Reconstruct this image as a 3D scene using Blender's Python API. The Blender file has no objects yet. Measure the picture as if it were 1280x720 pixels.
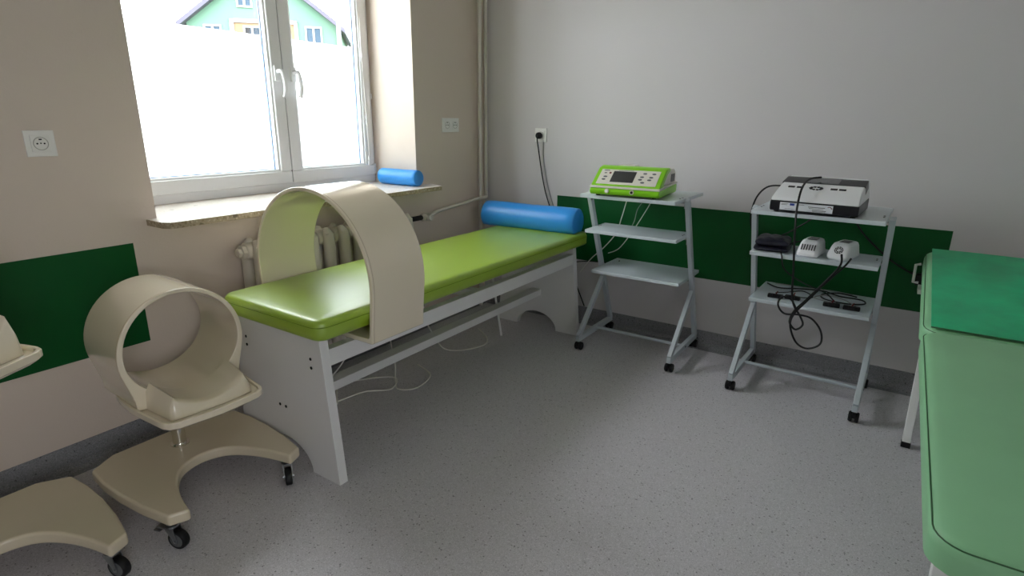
import bpy, bmesh, math, random
from mathutils import Vector, Matrix
random.seed(7)
PI = math.pi
SC = bpy.context.scene
COL = SC.collection

# ------------------------------------------------------------------ materials
MATS = {}
def srgb(c):
    return tuple(((v/255)/12.92 if v/255 <= .04045 else ((v/255+.055)/1.055)**2.4) for v in c) + (1,)

def mat(name, rgb, rough=.5, metal=0, spec=.5, coat=0, bump=0, bscale=60, vary=0, vscale=8, coat_rough=.1, sheen=0):
    if name in MATS: return MATS[name]
    m = bpy.data.materials.new(name); m.use_nodes = True
    nt = m.node_tree; b = nt.nodes['Principled BSDF']
    b.inputs['Base Color'].default_value = srgb(rgb)
    b.inputs['Roughness'].default_value = rough
    b.inputs['Metallic'].default_value = metal
    b.inputs['Specular IOR Level'].default_value = spec
    b.inputs['Coat Weight'].default_value = coat
    b.inputs['Coat Roughness'].default_value = coat_rough
    tc = nt.nodes.new('ShaderNodeTexCoord')
    if bump:
        n = nt.nodes.new('ShaderNodeTexNoise'); n.inputs['Scale'].default_value = bscale; n.inputs['Detail'].default_value = 4
        nt.links.new(tc.outputs['Object'], n.inputs['Vector'])
        bp = nt.nodes.new('ShaderNodeBump'); bp.inputs['Strength'].default_value = bump; bp.inputs['Distance'].default_value = .004
        nt.links.new(n.outputs['Fac'], bp.inputs['Height']); nt.links.new(bp.outputs['Normal'], b.inputs['Normal'])
    if vary:
        n = nt.nodes.new('ShaderNodeTexNoise'); n.inputs['Scale'].default_value = vscale; n.inputs['Detail'].default_value = 5
        nt.links.new(tc.outputs['Object'], n.inputs['Vector'])
        r = nt.nodes.new('ShaderNodeValToRGB')
        r.color_ramp.elements[0].position = .3; r.color_ramp.elements[1].position = .7
        lo = tuple(max(0, v*(1-vary)) for v in rgb); hi = tuple(min(255, v*(1+vary)) for v in rgb)
        r.color_ramp.elements[0].color = srgb(lo); r.color_ramp.elements[1].color = srgb(hi)
        nt.links.new(n.outputs['Fac'], r.inputs['Fac']); nt.links.new(r.outputs['Color'], b.inputs['Base Color'])
    MATS[name] = m
    return m

def speckle(name, base, dark, light, scale=260, rough=.5, spec=.4, big=None, bump=0):
    """vinyl or cast stone: a base colour with fine dark and light flecks"""
    m = bpy.data.materials.new(name); m.use_nodes = True
    nt = m.node_tree; b = nt.nodes['Principled BSDF']; L = nt.links
    b.inputs['Roughness'].default_value = rough; b.inputs['Specular IOR Level'].default_value = spec
    tc = nt.nodes.new('ShaderNodeTexCoord')
    def vor(s, lo, hi, off):
        mp = nt.nodes.new('ShaderNodeMapping'); mp.inputs['Location'].default_value = (off, off*1.7, off*.3)
        L.new(tc.outputs['Object'], mp.inputs['Vector'])
        v = nt.nodes.new('ShaderNodeTexVoronoi'); v.inputs['Scale'].default_value = s
        L.new(mp.outputs['Vector'], v.inputs['Vector'])
        sp = nt.nodes.new('ShaderNodeSeparateColor'); L.new(v.outputs['Color'], sp.inputs['Color'])
        mr = nt.nodes.new('ShaderNodeMapRange'); mr.inputs['From Min'].default_value = lo; mr.inputs['From Max'].default_value = hi
        L.new(sp.outputs['Red'], mr.inputs['Value']); return mr.outputs['Result']
    def mix(f, a, c2):
        mx = nt.nodes.new('ShaderNodeMix'); mx.data_type = 'RGBA'
        if isinstance(f, float): mx.inputs[0].default_value = f
        else: L.new(f, mx.inputs[0])
        if isinstance(a, tuple): mx.inputs[6].default_value = a
        else: L.new(a, mx.inputs[6])
        mx.inputs[7].default_value = c2
        return mx.outputs[2]
    c = srgb(base)
    if big:
        n = nt.nodes.new('ShaderNodeTexNoise'); n.inputs['Scale'].default_value = 3; n.inputs['Detail'].default_value = 6
        L.new(tc.outputs['Object'], n.inputs['Vector'])
        c = mix(n.outputs['Fac'], c, srgb(big))
    c = mix(vor(scale, .80, .86, 0.0), c, srgb(dark))
    c = mix(vor(scale*.8, .82, .88, 3.3), c, srgb(light))
    c = mix(vor(scale*.45, .975, .99, 7.1), c, srgb(tuple(v*.78 for v in dark)))
    L.new(c, b.inputs['Base Color'])
    if bump:
        n2 = nt.nodes.new('ShaderNodeTexNoise'); n2.inputs['Scale'].default_value = 180
        L.new(tc.outputs['Object'], n2.inputs['Vector'])
        bp = nt.nodes.new('ShaderNodeBump'); bp.inputs['Strength'].default_value = bump; bp.inputs['Distance'].default_value = .002
        L.new(n2.outputs['Fac'], bp.inputs['Height']); L.new(bp.outputs['Normal'], b.inputs['Normal'])
    MATS[name] = m
    return m

def glass_mat():
    m = bpy.data.materials.new('window glass'); m.use_nodes = True
    nt = m.node_tree; nt.nodes.clear(); L = nt.links
    o = nt.nodes.new('ShaderNodeOutputMaterial'); t = nt.nodes.new('ShaderNodeBsdfTransparent'); g = nt.nodes.new('ShaderNodeBsdfGlossy')
    t.inputs['Color'].default_value = (.93, .95, .95, 1); g.inputs['Roughness'].default_value = .02
    lw = nt.nodes.new('ShaderNodeLayerWeight'); lw.inputs['Blend'].default_value = .5
    pw = nt.nodes.new('ShaderNodeMath'); pw.operation = 'POWER'; pw.inputs[1].default_value = 5; L.new(lw.outputs['Facing'], pw.inputs[0])
    f = nt.nodes.new('ShaderNodeMath'); f.operation = 'MULTIPLY_ADD'; f.inputs[1].default_value = .85; f.inputs[2].default_value = .03; L.new(pw.outputs[0], f.inputs[0])
    mx = nt.nodes.new('ShaderNodeMixShader')
    L.new(f.outputs[0], mx.inputs[0]); L.new(t.outputs[0], mx.inputs[1]); L.new(g.outputs[0], mx.inputs[2]); L.new(mx.outputs[0], o.inputs[0])
    return m

def film_mat():
    m = bpy.data.materials.new('frosted film'); m.use_nodes = True
    nt = m.node_tree; nt.nodes.clear(); L = nt.links
    o = nt.nodes.new('ShaderNodeOutputMaterial'); t = nt.nodes.new('ShaderNodeBsdfTranslucent'); g = nt.nodes.new('ShaderNodeBsdfDiffuse')
    t.inputs['Color'].default_value = (.93, .96, .97, 1); g.inputs['Color'].default_value = (.8, .83, .84, 1)
    mx = nt.nodes.new('ShaderNodeMixShader'); mx.inputs[0].default_value = .12
    L.new(t.outputs[0], mx.inputs[1]); L.new(g.outputs[0], mx.inputs[2]); L.new(mx.outputs[0], o.inputs[0])
    return m

M_wall = mat('matt beige grey wall paint', (208, 204, 205), rough=.75, spec=.25, bump=.12, bscale=120)
M_wallL = mat('matt warm beige wall paint', (214, 200, 188), rough=.75, spec=.25, bump=.12, bscale=120)
M_ceil = mat('white ceiling paint', (242, 240, 238), rough=.9, spec=.1)
M_green = mat('dark green wall paint', (0, 80, 32), rough=.45, spec=.25, bump=.08, bscale=120)
M_floor = speckle('speckled grey vinyl', (194, 191, 196), (172, 169, 174), (214, 211, 216), scale=520, rough=.48, spec=.4, big=(200, 197, 202), bump=.1)
M_cove = speckle('speckled grey cove vinyl', (132, 132, 136), (112, 112, 116), (150, 150, 154), scale=420, rough=.5, spec=.4, bump=.08)
M_pvc = mat('white window plastic', (226, 226, 228), rough=.3, spec=.5)
M_gasket = mat('dark window gasket', (52, 54, 58), rough=.6)
M_spacer = mat('blue grey glazing spacer', (120, 150, 190), rough=.4)
M_glass = glass_mat(); M_film = film_mat()
M_sill = speckle('cast stone sill', (216, 207, 199), (210, 199, 189), (221, 213, 206), scale=160, rough=.35, spec=.5)
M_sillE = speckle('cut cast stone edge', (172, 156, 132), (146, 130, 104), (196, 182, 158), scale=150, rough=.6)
M_rad = mat('cream radiator enamel', (206, 198, 186), rough=.38, spec=.5, bump=.12, bscale=60)
M_pipe = mat('cream pipe enamel', (206, 200, 190), rough=.35, spec=.5)
M_black = mat('black rubber', (16, 16, 18), rough=.5, spec=.4)
M_blackpl = mat('black plastic', (13, 14, 22), rough=.35, spec=.5)
M_socket = mat('white socket plastic', (232, 230, 226), rough=.3)
M_sockD = mat('grey white socket well', (178, 174, 168), rough=.4)
M_dark = mat('dark hole', (20, 20, 20), rough=.8)
M_chrome = mat('chrome', (225, 222, 215), rough=.12, metal=1)
M_zinc = mat('zinc plated steel', (165, 168, 172), rough=.32, metal=1)
M_lam = mat('white melamine board', (226, 225, 225), rough=.42, spec=.45, bump=.03, bscale=200)
M_lime = mat('lime green vinyl', (146, 178, 36), rough=.42, spec=.8, bump=.10, bscale=420, coat=.9, coat_rough=.36)
M_seam = mat('darker lime seam', (108, 138, 22), rough=.5)
M_blue = mat('blue vinyl', (46, 144, 226), rough=.36, spec=.5, bump=.10, bscale=420)
M_cream = mat('glossy cream plastic', (234, 222, 198), rough=.2, spec=.5, coat=1, coat_rough=.03)
M_creamD = mat('cream plastic edge trim', (196, 180, 154), rough=.25, spec=.5)
M_creamB = mat('satin cream plastic', (216, 203, 178), rough=.24, spec=.5, coat=.25, coat_rough=.15)
M_steel = mat('light grey powder coated steel', (192, 200, 207), rough=.3, spec=.5, metal=.15)
M_shelf = mat('light grey coated shelf board', (204, 213, 219), rough=.3, spec=.5, bump=.03, bscale=300)
M_devG = mat('bright green device plastic', (132, 204, 30), rough=.3, spec=.5)
M_devB = mat('light beige device plastic', (216, 212, 202), rough=.35)
M_devW = mat('white device plastic', (236, 236, 238), rough=.28)
M_devW2 = mat('pearl white device plastic', (228, 229, 232), rough=.28)
M_screen = mat('dark grey display', (50, 50, 52), rough=.2, spec=.6)
M_screenL = mat('grey display window', (84, 86, 90), rough=.2, spec=.6)
M_btn = mat('grey button print', (96, 98, 100), rough=.5)
M_red = mat('dark red plastic', (110, 24, 28), rough=.4)
M_navy = mat('navy synthetic fabric', (26, 27, 42), rough=.42, spec=.5, bump=.5, bscale=55)
M_label = mat('white sticker', (226, 230, 236), rough=.45)
M_euro = mat('blue flag print', (30, 60, 150), rough=.5)
M_couch = mat('sage green vinyl', (140, 196, 150), rough=.45, spec=.45, bump=.10, bscale=420, vary=.02, vscale=5)
M_couchS = mat('dark sage seam', (58, 104, 66), rough=.6)
M_sheet = mat('glossy teal green vinyl sheet', (0, 182, 124), rough=.33, spec=.5, vary=.09, vscale=9, bump=.14, bscale=18)
M_white = mat('white painted steel', (232, 232, 232), rough=.35)
M_wcable = mat('white cable', (222, 220, 214), rough=.4)
M_gcable = mat('grey hose', (150, 150, 150), rough=.45)
M_render = mat('green house render', (88, 116, 103), rough=.9, spec=.1)
M_roof = mat('grey purple roof tiles', (74, 72, 88), rough=.8)
M_wood = mat('pale wood cladding', (116, 92, 68), rough=.7)
M_hwhite = mat('white house trim', (140, 142, 146), rough=.7)
M_hpane = mat('pale blue house window', (62, 76, 90), rough=.9, spec=.05)
M_lawn = mat('winter lawn', (96, 108, 78), rough=.95, spec=.1, vary=.15, vscale=2)
M_conc = mat('pale concrete pole', (100, 106, 114), rough=.85)

# ------------------------------------------------------------------ mesh builder
class MB:
    def __init__(s): s.v = []; s.f = []; s.mi = []; s.m = 0
    def add(s, vs, fs):
        n = len(s.v); s.v += [tuple(v) for v in vs]
        s.f += [tuple(i+n for i in f) for f in fs]; s.mi += [s.m]*len(fs); return s
    def mat(s, i): s.m = i; return s
    def box(s, x0, x1, y0, y1, z0, z1, T=None):
        vs = [Vector((x, y, z)) for x in (x0, x1) for y in (y0, y1) for z in (z0, z1)]
        if T is not None: vs = [T @ v for v in vs]
        return s.add(vs, [(0,1,3,2),(4,6,7,5),(0,4,5,1),(2,3,7,6),(0,2,6,4),(1,5,7,3)])
    def prism(s, pts, a, b, axis='z'):
        """closed outline extruded from a to b along an axis"""
        def P(p, t):
            if axis == 'z': return (p[0], p[1], t)
            if axis == 'y': return (p[0], t, p[1])
            return (t, p[0], p[1])
        n = len(pts)
        vs = [P(p, a) for p in pts]+[P(p, b) for p in pts]
        fs = [(i, (i+1) % n, n+(i+1) % n, n+i) for i in range(n)]
        fs += [tuple(reversed(range(n))), tuple(range(n, 2*n))]
        return s.add(vs, fs)
    def ring(s, outer, inner, a, b, axis='y'):
        """hollow closed profile (two outlines of equal count) extruded along an axis"""
        def P(p, t):
            if axis == 'z': return (p[0], p[1], t)
            if axis == 'y': return (p[0], t, p[1])
            return (t, p[0], p[1])
        n = len(outer)
        vs = [P(p, a) for p in outer]+[P(p, a) for p in inner]+[P(p, b) for p in outer]+[P(p, b) for p in inner]
        fs = []
        for i in range(n):
            j = (i+1) % n
            fs += [(i, j, n+j, n+i), (2*n+i, 3*n+i, 3*n+j, 2*n+j), (i, 2*n+i, 2*n+j, j), (n+i, n+j, 3*n+j, 3*n+i)]
        return s.add(vs, fs)
    def tube(s, path, r, n=8, closed=False):
        pts = [Vector(p) for p in path]; m = len(pts); rs = r if isinstance(r, (list, tuple)) else [r]*m
        vs = []; up = None
        for i, p in enumerate(pts):
            if closed: t = pts[(i+1) % m]-pts[i-1]
            else: t = pts[min(i+1, m-1)]-pts[max(i-1, 0)]
            t.normalize()
            if up is None:
                up = Vector((0, 0, 1)) if abs(t.z) < .9 else Vector((1, 0, 0))
            a = t.cross(up)
            if a.length < 1e-5: a = t.cross(Vector((0, 1, 0)))
            a.normalize(); b = a.cross(t).normalized(); up = b
            for k in range(n):
                th = 2*PI*k/n; vs.append(p+(a*math.cos(th)+b*math.sin(th))*rs[i])
        fs = []
        for i in range(m if closed else m-1):
            for k in range(n):
                i2 = (i+1) % m
                fs.append((i*n+k, i*n+(k+1) % n, i2*n+(k+1) % n, i2*n+k))
        if not closed:
            fs += [tuple(reversed(range(n))), tuple(range((m-1)*n, m*n))]
        return s.add(vs, fs)
    def bar(s, p, q, w, h, up=(0, 0, 1)):
        """rectangular tube section w (sideways) x h between two points"""
        p, q = Vector(p), Vector(q); t = (q-p).normalized(); a = t.cross(Vector(up)).normalized(); b = a.cross(t)
        vs = []
        for c in (p, q):
            for sa, sb in ((-1,-1),(1,-1),(1,1),(-1,1)): vs.append(c+a*sa*w/2+b*sb*h/2)
        return s.add(vs, [(3,2,1,0),(4,5,6,7),(0,1,5,4),(1,2,6,5),(2,3,7,6),(3,0,4,7)])
    def lathe(s, prof, o=(0,0,0), axis='z', n=24):
        """profile (r, t) spun round an axis"""
        o = Vector(o); vs = []
        for r, t in prof:
            for k in range(n):
                th = 2*PI*k/n; c, d = r*math.cos(th), r*math.sin(th)
                vs.append(o+Vector({'z': (c, d, t), 'y': (c, t, d), 'x': (t, c, d)}[axis]))
        m = len(prof); fs = []
        for i in range(m-1):
            for k in range(n): fs.append((i*n+k, i*n+(k+1) % n, (i+1)*n+(k+1) % n, (i+1)*n+k))
        fs += [tuple(range(n)), tuple(range((m-1)*n, m*n))]
        return s.add(vs, fs)
    def build(s, name, m, parent=None, loc=None, bevel=0, seg=2, smooth=None, sub=0):
        me = bpy.data.meshes.new(name); me.from_pydata(s.v, [], s.f)
        bm = bmesh.new(); bm.from_mesh(me); bmesh.ops.recalc_face_normals(bm, faces=bm.faces); bm.to_mesh(me); bm.free()
        for x in (m if isinstance(m, (list, tuple)) else [m]): me.materials.append(x)
        for p, i in zip(me.polygons, s.mi): p.material_index = i
        o = bpy.data.objects.new(name, me); COL.objects.link(o)
        if parent is not None: o.parent = parent
        if loc is not None: o.location = loc
        if bevel:
            b = o.modifiers.new('bevel', 'BEVEL'); b.width = bevel; b.segments = seg; b.limit_method = 'ANGLE'; b.angle_limit = math.radians(38); b.harden_normals = False
        if sub:
            q = o.modifiers.new('sub', 'SUBSURF'); q.levels = sub; q.render_levels = sub
        if smooth is None: smooth = bool(bevel) or bool(sub)
        if smooth:
            for p in me.polygons: p.use_smooth = True
            if not sub:
                me.set_sharp_from_angle(angle=math.radians(40)) if not bevel else None
                if bevel:
                    w = o.modifiers.new('wn', 'WEIGHTED_NORMAL'); w.keep_sharp = True; w.weight = 60
        return o

def each(b, name, m, parent=None, **k):
    """link every separate piece of a builder as an object of its own"""
    par = list(range(len(b.v)))
    def find(i):
        while par[i] != i: par[i] = par[par[i]]; i = par[i]
        return i
    for f in b.f:
        for i in f[1:]: par[find(i)] = find(f[0])
    groups = {}
    for f in b.f: groups.setdefault(find(f[0]), []).append(f)
    for fs in groups.values():
        ids = sorted({i for f in fs for i in f}); mp = {i: j for j, i in enumerate(ids)}
        MB().add([b.v[i] for i in ids], [tuple(mp[i] for i in f) for f in fs]).build(name, m, parent, **k)

def tag(o, label, cat=None, group=None):
    o['label'] = label
    if cat: o['category'] = cat
    if group: o['group'] = group
    return o
def thing(name, label, cat, loc=(0,0,0), rz=0, group=None):
    o = bpy.data.objects.new(name, None); COL.objects.link(o); o.location = loc; o.rotation_euler = (0,0,rz); o.empty_display_size = .05
    return tag(o, label, cat, group)
def structure(o): o['kind'] = 'structure'; return o
def copy_tree(o, parent=None):
    c = o.copy(); COL.objects.link(c)
    if parent is not None: c.parent = parent
    for ch in list(o.children): copy_tree(ch, c)
    return c
def arc(cx, cz, r, a0, a1, n, rz=None):
    rz = rz or r
    return [(cx+r*math.cos(math.radians(a0+(a1-a0)*i/n)), cz+rz*math.sin(math.radians(a0+(a1-a0)*i/n))) for i in range(n+1)]
def spline(pts, k=8):
    P = [Vector(p) for p in pts]; out = []
    for i in range(len(P)-1):
        p0 = P[max(i-1,0)]; p1 = P[i]; p2 = P[i+1]; p3 = P[min(i+2,len(P)-1)]
        for j in range(k):
            t = j/k
            out.append(.5*((2*p1)+(p2-p0)*t+(2*p0-5*p1+4*p2-p3)*t*t+(3*p1-p0-3*p2+p3)*t**3))
    out.append(P[-1]); return out
def cable(name, pts, r, m, label, cat='cable', group=None, n=6, k=8):
    o = MB().tube(spline(pts, k), r, n).build(name, m, smooth=True)
    return tag(o, label, cat, group)

# ------------------------------------------------------------------ camera
F = 718.5; CAM = Vector((2.3019, -3.111, 1.2301)); yaw, pitch, roll = -.5879, .2870, .0098
cy, sy, cp, sp = math.cos(yaw), math.sin(yaw), math.cos(pitch), math.sin(pitch)
fw = Vector((sy*cp, cy*cp, -sp)); r0 = Vector((cy, -sy, 0)); u0 = r0.cross(fw)
rt = math.cos(roll)*r0+math.sin(roll)*u0; up = -math.sin(roll)*r0+math.cos(roll)*u0
cd = bpy.data.cameras.new('camera'); cam = bpy.data.objects.new('camera', cd); COL.objects.link(cam)
cd.sensor_width = 36; cd.lens = F/1280*36; cd.clip_start = .05; cd.clip_end = 200
cam.matrix_world = Matrix(((rt.x, up.x, -fw.x, CAM.x), (rt.y, up.y, -fw.y, CAM.y), (rt.z, up.z, -fw.z, CAM.z), (0,0,0,1)))
SC.camera = cam

# ------------------------------------------------------------------ room shell
RX, RY, RH = 4.3, -5.2, 2.85
WY0, WY1, WZ0, WZ1 = -2.07, -.65, .835, 2.32      # window opening
structure(MB().box(-.0, RX, RY, 0, -.12, 0).build('floor', M_floor))
structure(MB().box(-.45, RX+.4, RY-.2, .2, RH, RH+.15).build('ceiling', M_ceil))
w = MB()
w.box(-.45, 0, RY, WY0, -.12, RH); w.box(-.45, 0, WY1, 0, -.12, RH)
w.box(-.45, 0, WY0, WY1, -.12, WZ0); w.box(-.45, 0, WY0, WY1, WZ1, RH)
structure(w.build('wall_left', M_wallL))
structure(MB().box(-.45, RX+.2, 0, .2, -.12, RH).build('wall_back', M_wall))
FILL_WIN = (-4.65, -3.68)  # opening for the unseen window added as fill light
w = MB().box(RX, RX+.4, RY, FILL_WIN[0], -.12, RH).box(RX, RX+.4, FILL_WIN[0], FILL_WIN[1], -.12, WZ0).box(RX, RX+.4, FILL_WIN[0], FILL_WIN[1], WZ1, RH).box(RX, RX+.4, FILL_WIN[1], 0, -.12, RH)
structure(w.build('wall_right', M_wall))
structure(MB().box(-.45, RX+.2, RY-.2, RY, -.12, RH).build('wall_front', M_wall))
# coved skirting: upright flange with a curved foot
def cove_profile(s): return [(0, 0), (s*.045, 0), (s*.022, .004), (s*.010, .014), (s*.005, .032), (s*.004, .100), (0, .100)]
structure(MB().prism(cove_profile(1), RY, 0, 'y').build('baseboard_left', M_cove))
structure(MB().prism(cove_profile(-1), 0, RX, 'x').build('baseboard_back', M_cove))
# green painted bands
structure(MB().box(0, .003, -4.3, -2.166, .398, .779).build('trim_1', M_green))
structure(MB().box(.559, 2.525, -.003, 0, .398, .779).build('trim_2', M_green))

# ------------------------------------------------------------------ window
XW = -.33
win = bpy.data.objects.new('window_1', None); COL.objects.link(win); structure(win); win.location = (0,0,0)
def frame_boxes(b, y0, y1, z0, z1, t, x0, x1, tl=None):
    tl = tl or t
    b.box(x0, x1, y0, y1, z0, z0+tl); b.box(x0, x1, y0, y1, z1-t, z1); b.box(x0, x1, y0, y0+t, z0+tl, z1-t); b.box(x0, x1, y1-t, y1, z0+tl, z1-t)
FZ0 = .858
fr = MB(); frame_boxes(fr, WY0-.03, WY1+.0, FZ0, WZ1, .045, XW-.06, XW-.004)
fr.build('window_frame', M_pvc, win, bevel=.003)
def sash(y0, y1, name, hy, hside):
    z0, z1 = FZ0+.040, WZ1-.03
    b = MB(); frame_boxes(b, y0, y1, z0, z1, .062, XW-.055, XW+.012)
    s_ = b.build(name, M_pvc, win, bevel=.006, seg=3)
    gy0, gy1, gz0, gz1 = y0+.062, y1-.062, z0+.062, z1-.062
    g = MB(); frame_boxes(g, gy0-.004, gy1+.004, gz0-.004, gz1+.004, .014, XW-.03, XW+.002)
    g.build('glazing_bead', M_pvc, s_, bevel=.002)
    g = MB(); frame_boxes(g, gy0+.008, gy1-.008, gz0+.008, gz1-.008, .006, XW-.031, XW-.024); g.build('spacer', M_spacer, s_)
    MB().box(XW-.038, XW-.034, gy0, gy1, gz0, gz1).build('glass_pane', M_glass, s_)
    MB().box(XW-.0325, XW-.0315, gy0+.001, gy1-.001, gz0+.001, 1.60).build('frosted_film', M_film, s_)
    # handle: rosette, neck and bent lever
    h = MB().box(XW+.012, XW+.022, hy-.014, hy+.014, 1.395, 1.465)
    h.tube([(XW+.02, hy, 1.440), (XW+.052, hy, 1.440)], .009, 10)
    h.tube(spline([(XW+.050, hy, 1.444), (XW+.056, hy+hside*.006, 1.425), (XW+.058, hy+hside*.012, 1.38), (XW+.056, hy+hside*.010, 1.34), (XW+.053, hy+hside*.004, 1.318)]), .0095, 10)
    h.build('window_handle', M_pvc, s_, smooth=True)
GAP = -1.232
sash(WY0-.01, GAP-.002, 'left_sash', GAP-.040, 1)
sash(GAP+.002, WY1-.02, 'right_sash', GAP+.052, 1)
MB().box(XW-.03, XW+.005, GAP-.004, GAP+.004, FZ0+.045, WZ1-.04).build('gasket', M_gasket, win)
hg = MB().box(XW-.0, XW+.014, WY1-.024, WY1-.006, .905, .965).box(XW-.0, XW+.012, WY1-.022, WY1-.008, 1.33, 1.36); hg.build('hinge', M_pvc, win, bevel=.002)
cdm = MB().tube(spline([(XW+.02, WY1-.075, 1.75), (XW+.018, WY1-.075, 1.55), (XW+.022, WY1-.07, 1.30), (XW+.02, WY1-.062, 1.05), (XW+.02, WY1-.062, .99)]), .0022, 6)
for z in (1.23, 1.195, 1.56, 1.0, .97): cdm.lathe([(.002,-.014),(.006,-.008),(.006,.008),(.002,.014)], (XW+.021, WY1-.066 if z<1.3 else WY1-.075, z), 'z', 10)
cdm.build('blind_cord', M_pvc, win, smooth=True)
# sill slab: skewed ends, cut front edge
sl = MB().prism([(XW-.05, WY0), (0, WY0), (0, -2.108), (.115, -2.108), (.145, -2.09), (.145, -.60), (.0, -.535), (.0, WY1), (XW-.05, WY1)], .835, .8585)
so = sl.build('window_sill', [M_sill, M_sillE], win, bevel=.0015)
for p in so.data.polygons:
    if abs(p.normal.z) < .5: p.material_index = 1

# unseen window added in the opposite wall, brightening the room from behind the camera
fill_win = bpy.data.objects.new('fill_window', None); COL.objects.link(fill_win); structure(fill_win)
fr = MB(); frame_boxes(fr, FILL_WIN[0], FILL_WIN[1], FZ0, WZ1, .08, RX+.26, RX+.32)
fr.box(RX+.26, RX+.32, (FILL_WIN[0]+FILL_WIN[1])/2-.06, (FILL_WIN[0]+FILL_WIN[1])/2+.06, FZ0+.08, WZ1-.08)
fr.build('window_frame', M_pvc, fill_win, bevel=.003)
MB().box(RX+.288, RX+.292, FILL_WIN[0]+.08, FILL_WIN[1]-.08, FZ0+.08, WZ1-.08).build('glass_pane', M_glass, fill_win)
MB().box(RX-.12, RX+.30, FILL_WIN[0], FILL_WIN[1], .835, .8585).build('window_sill', M_sill, fill_win, bevel=.0015)

# ------------------------------------------------------------------ outside
structure(MB().box(-70, 70, -60, 60, -.95, -.9).build('ground', M_lawn))
hs = thing('gabled_house', 'pale green gabled house with grey roof seen through the window', 'house', (-34.0, 16.7, -.9), math.atan2(6.1, 6.0))
EZ = 7.35; WD = 8.55; RG = 10.6
b = MB().prism([(0, 0), (WD, 0), (WD, EZ), (WD/2, RG), (0, EZ)], 0, 9, 'y'); b.build('house_wall', M_render, hs)
b = MB()
for s_ in (0, 1):
    x0, x1 = (-.45, WD/2) if s_ == 0 else (WD+.45, WD/2)
    zz = EZ-.45*(RG-EZ)/(WD/2)
    b.prism([(x0, zz), (x1, RG), (x1, RG+.28), (x0, zz+.28)], -.5, 9.4, 'y')
b.build('roof', M_roof, hs)
def hwin(x0, x1, z0, z1, n=2):
    f = MB()
    f.box(x0, x1, -.08, .06, z0, z0+.1).box(x0, x1, -.08, .06, z1-.1, z1).box(x0, x0+.1, -.08, .06, z0+.1, z1-.1).box(x1-.1, x1, -.08, .06, z0+.1, z1-.1)
    for k in range(1, n):
        xx = x0+(x1-x0)*k/n; f.box(xx-.06, xx+.06, -.08, .06, z0+.1, z1-.1)
    wo = f.build('house_window', M_hwhite, hs)
    MB().box(x0+.1, x1-.1, -.03, .02, z0+.1, z1-.1).build('house_window_pane', M_hpane, wo)

hwin(.9, 1.9, 5.9, 7.28); hwin(6.6, 7.6, 5.9, 7.37); hwin(2.87, 3.75, 8.27, 9.4)
b = MB().box(2.37, 2.6, -.12, .1, 5.2, 7.64).box(6.0, 6.2, -.12, .1, 5.2, 7.64).box(2.37, 6.2, -.12, .1, 7.44, 7.64)
lg = b.build('loggia_surround', M_hwhite, hs)
MB().box(2.6, 6.0, -.03, .02, 5.2, 7.44).build('wood_cladding', M_wood, lg)
hwin(3.1, 4.1, 5.6, 7.28)
MB().tube([(8.5, -.12, 7.2), (8.5, -.12, .2)], .06, 8).build('downpipe', M_hwhite, hs)
tag(MB().lathe([(.17, -.95), (.12, 9.5)], (-26.8, 21.8, 0), 'z', 12).build('utility_pole', M_conc, smooth=True), 'pale grey concrete pole outside, right of the green house', 'pole')

# ------------------------------------------------------------------ heating
rad = thing('radiator', 'cream cast iron column radiator under the window sill', 'radiator', (0.095, -1.80, 0))
for k in range(11):
    y = .045+k*.088
    b = MB()
    for dx in (-.045, .045):       # two columns joined by hubs top and bottom
        b.tube([(dx, y, .14), (dx, y, .22), (dx, y, .63), (dx*.9, y, .70), (dx*.5, y, .735)], [.022, .029, .029, .026, .014], 12)
    b.lathe([(.012, -.044), (.033, -.040), (.036, -.02), (.036, .02), (.033, .040), (.012, .044)], (0, y, .69), 'y', 14)
    b.lathe([(.012, -.044), (.033, -.040), (.036, -.02), (.036, .02), (.033, .040), (.012, .044)], (0, y, .17), 'y', 14)
    b.box(-.06, .06, y-.020, y+.020, .655, .715)
    b.box(-.06, .06, y-.020, y+.020, .135, .195)
    b.build('radiator_section', M_rad, rad, bevel=.006)
MB().lathe([(.012, -.03), (.019, -.028), (.019, -.016), (.030, -.014), (.030, .002)], (0, 0, .69), 'y', 6).build('end_plug', M_rad, rad)
MB().lathe([(.012, -.03), (.019, -.028), (.019, -.016), (.030, -.014), (.030, .002)], (0, 0, .17), 'y', 6).build('end_plug', M_rad, rad)
each(MB().box(-.094, -.04, .30, .315, .60, .63).box(-.094, -.04, .82, .835, .60, .63), 'wall_bracket', M_rad, rad)
v = MB().lathe([(.014, 1.0), (.014, 1.075)], (0, 0, .69), 'y', 12).build('valve_nipple', M_black, rad)
MB().lathe([(.017, 1.075), (.022, 1.08), (.022, 1.13), (.018, 1.135)], (0, 0, .69), 'y', 16).build('valve_body', M_rad, rad, smooth=True)
MB().lathe([(.018, .0), (.021, .006), (.021, .035), (.017, .041)], (.0, 1.115, .69), 'x', 16).build('valve_cap', M_pipe, rad, smooth=True)
MB().tube(spline([(0, 1.0, .17), (-.0, 1.06, .17), (-.04, 1.10, .16)]), .012, 8).build('return_nipple', M_rad, rad, smooth=True)
p = MB().tube([(.045, -.105, 0), (.045, -.105, RH)], .0125, 12).build('heating_riser_pipe', M_pipe, smooth=True)
tag(p, 'cream vertical heating pipe nearer the window in the room corner', 'pipe', 'heating pipes in the corner')
b = MB().tube([(.045, -.045, .745), (.045, -.045, RH)], .011, 12)
b.tube(spline([(.045, -.045, .75), (.048, -.047, .738), (.052, -.075, .733), (.06, -.16, .732), (.055, -.35, .716), (.05, -.52, .70), (.06, -.60, .685), (.095, -.655, .685)], 6), .011, 12)
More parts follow.
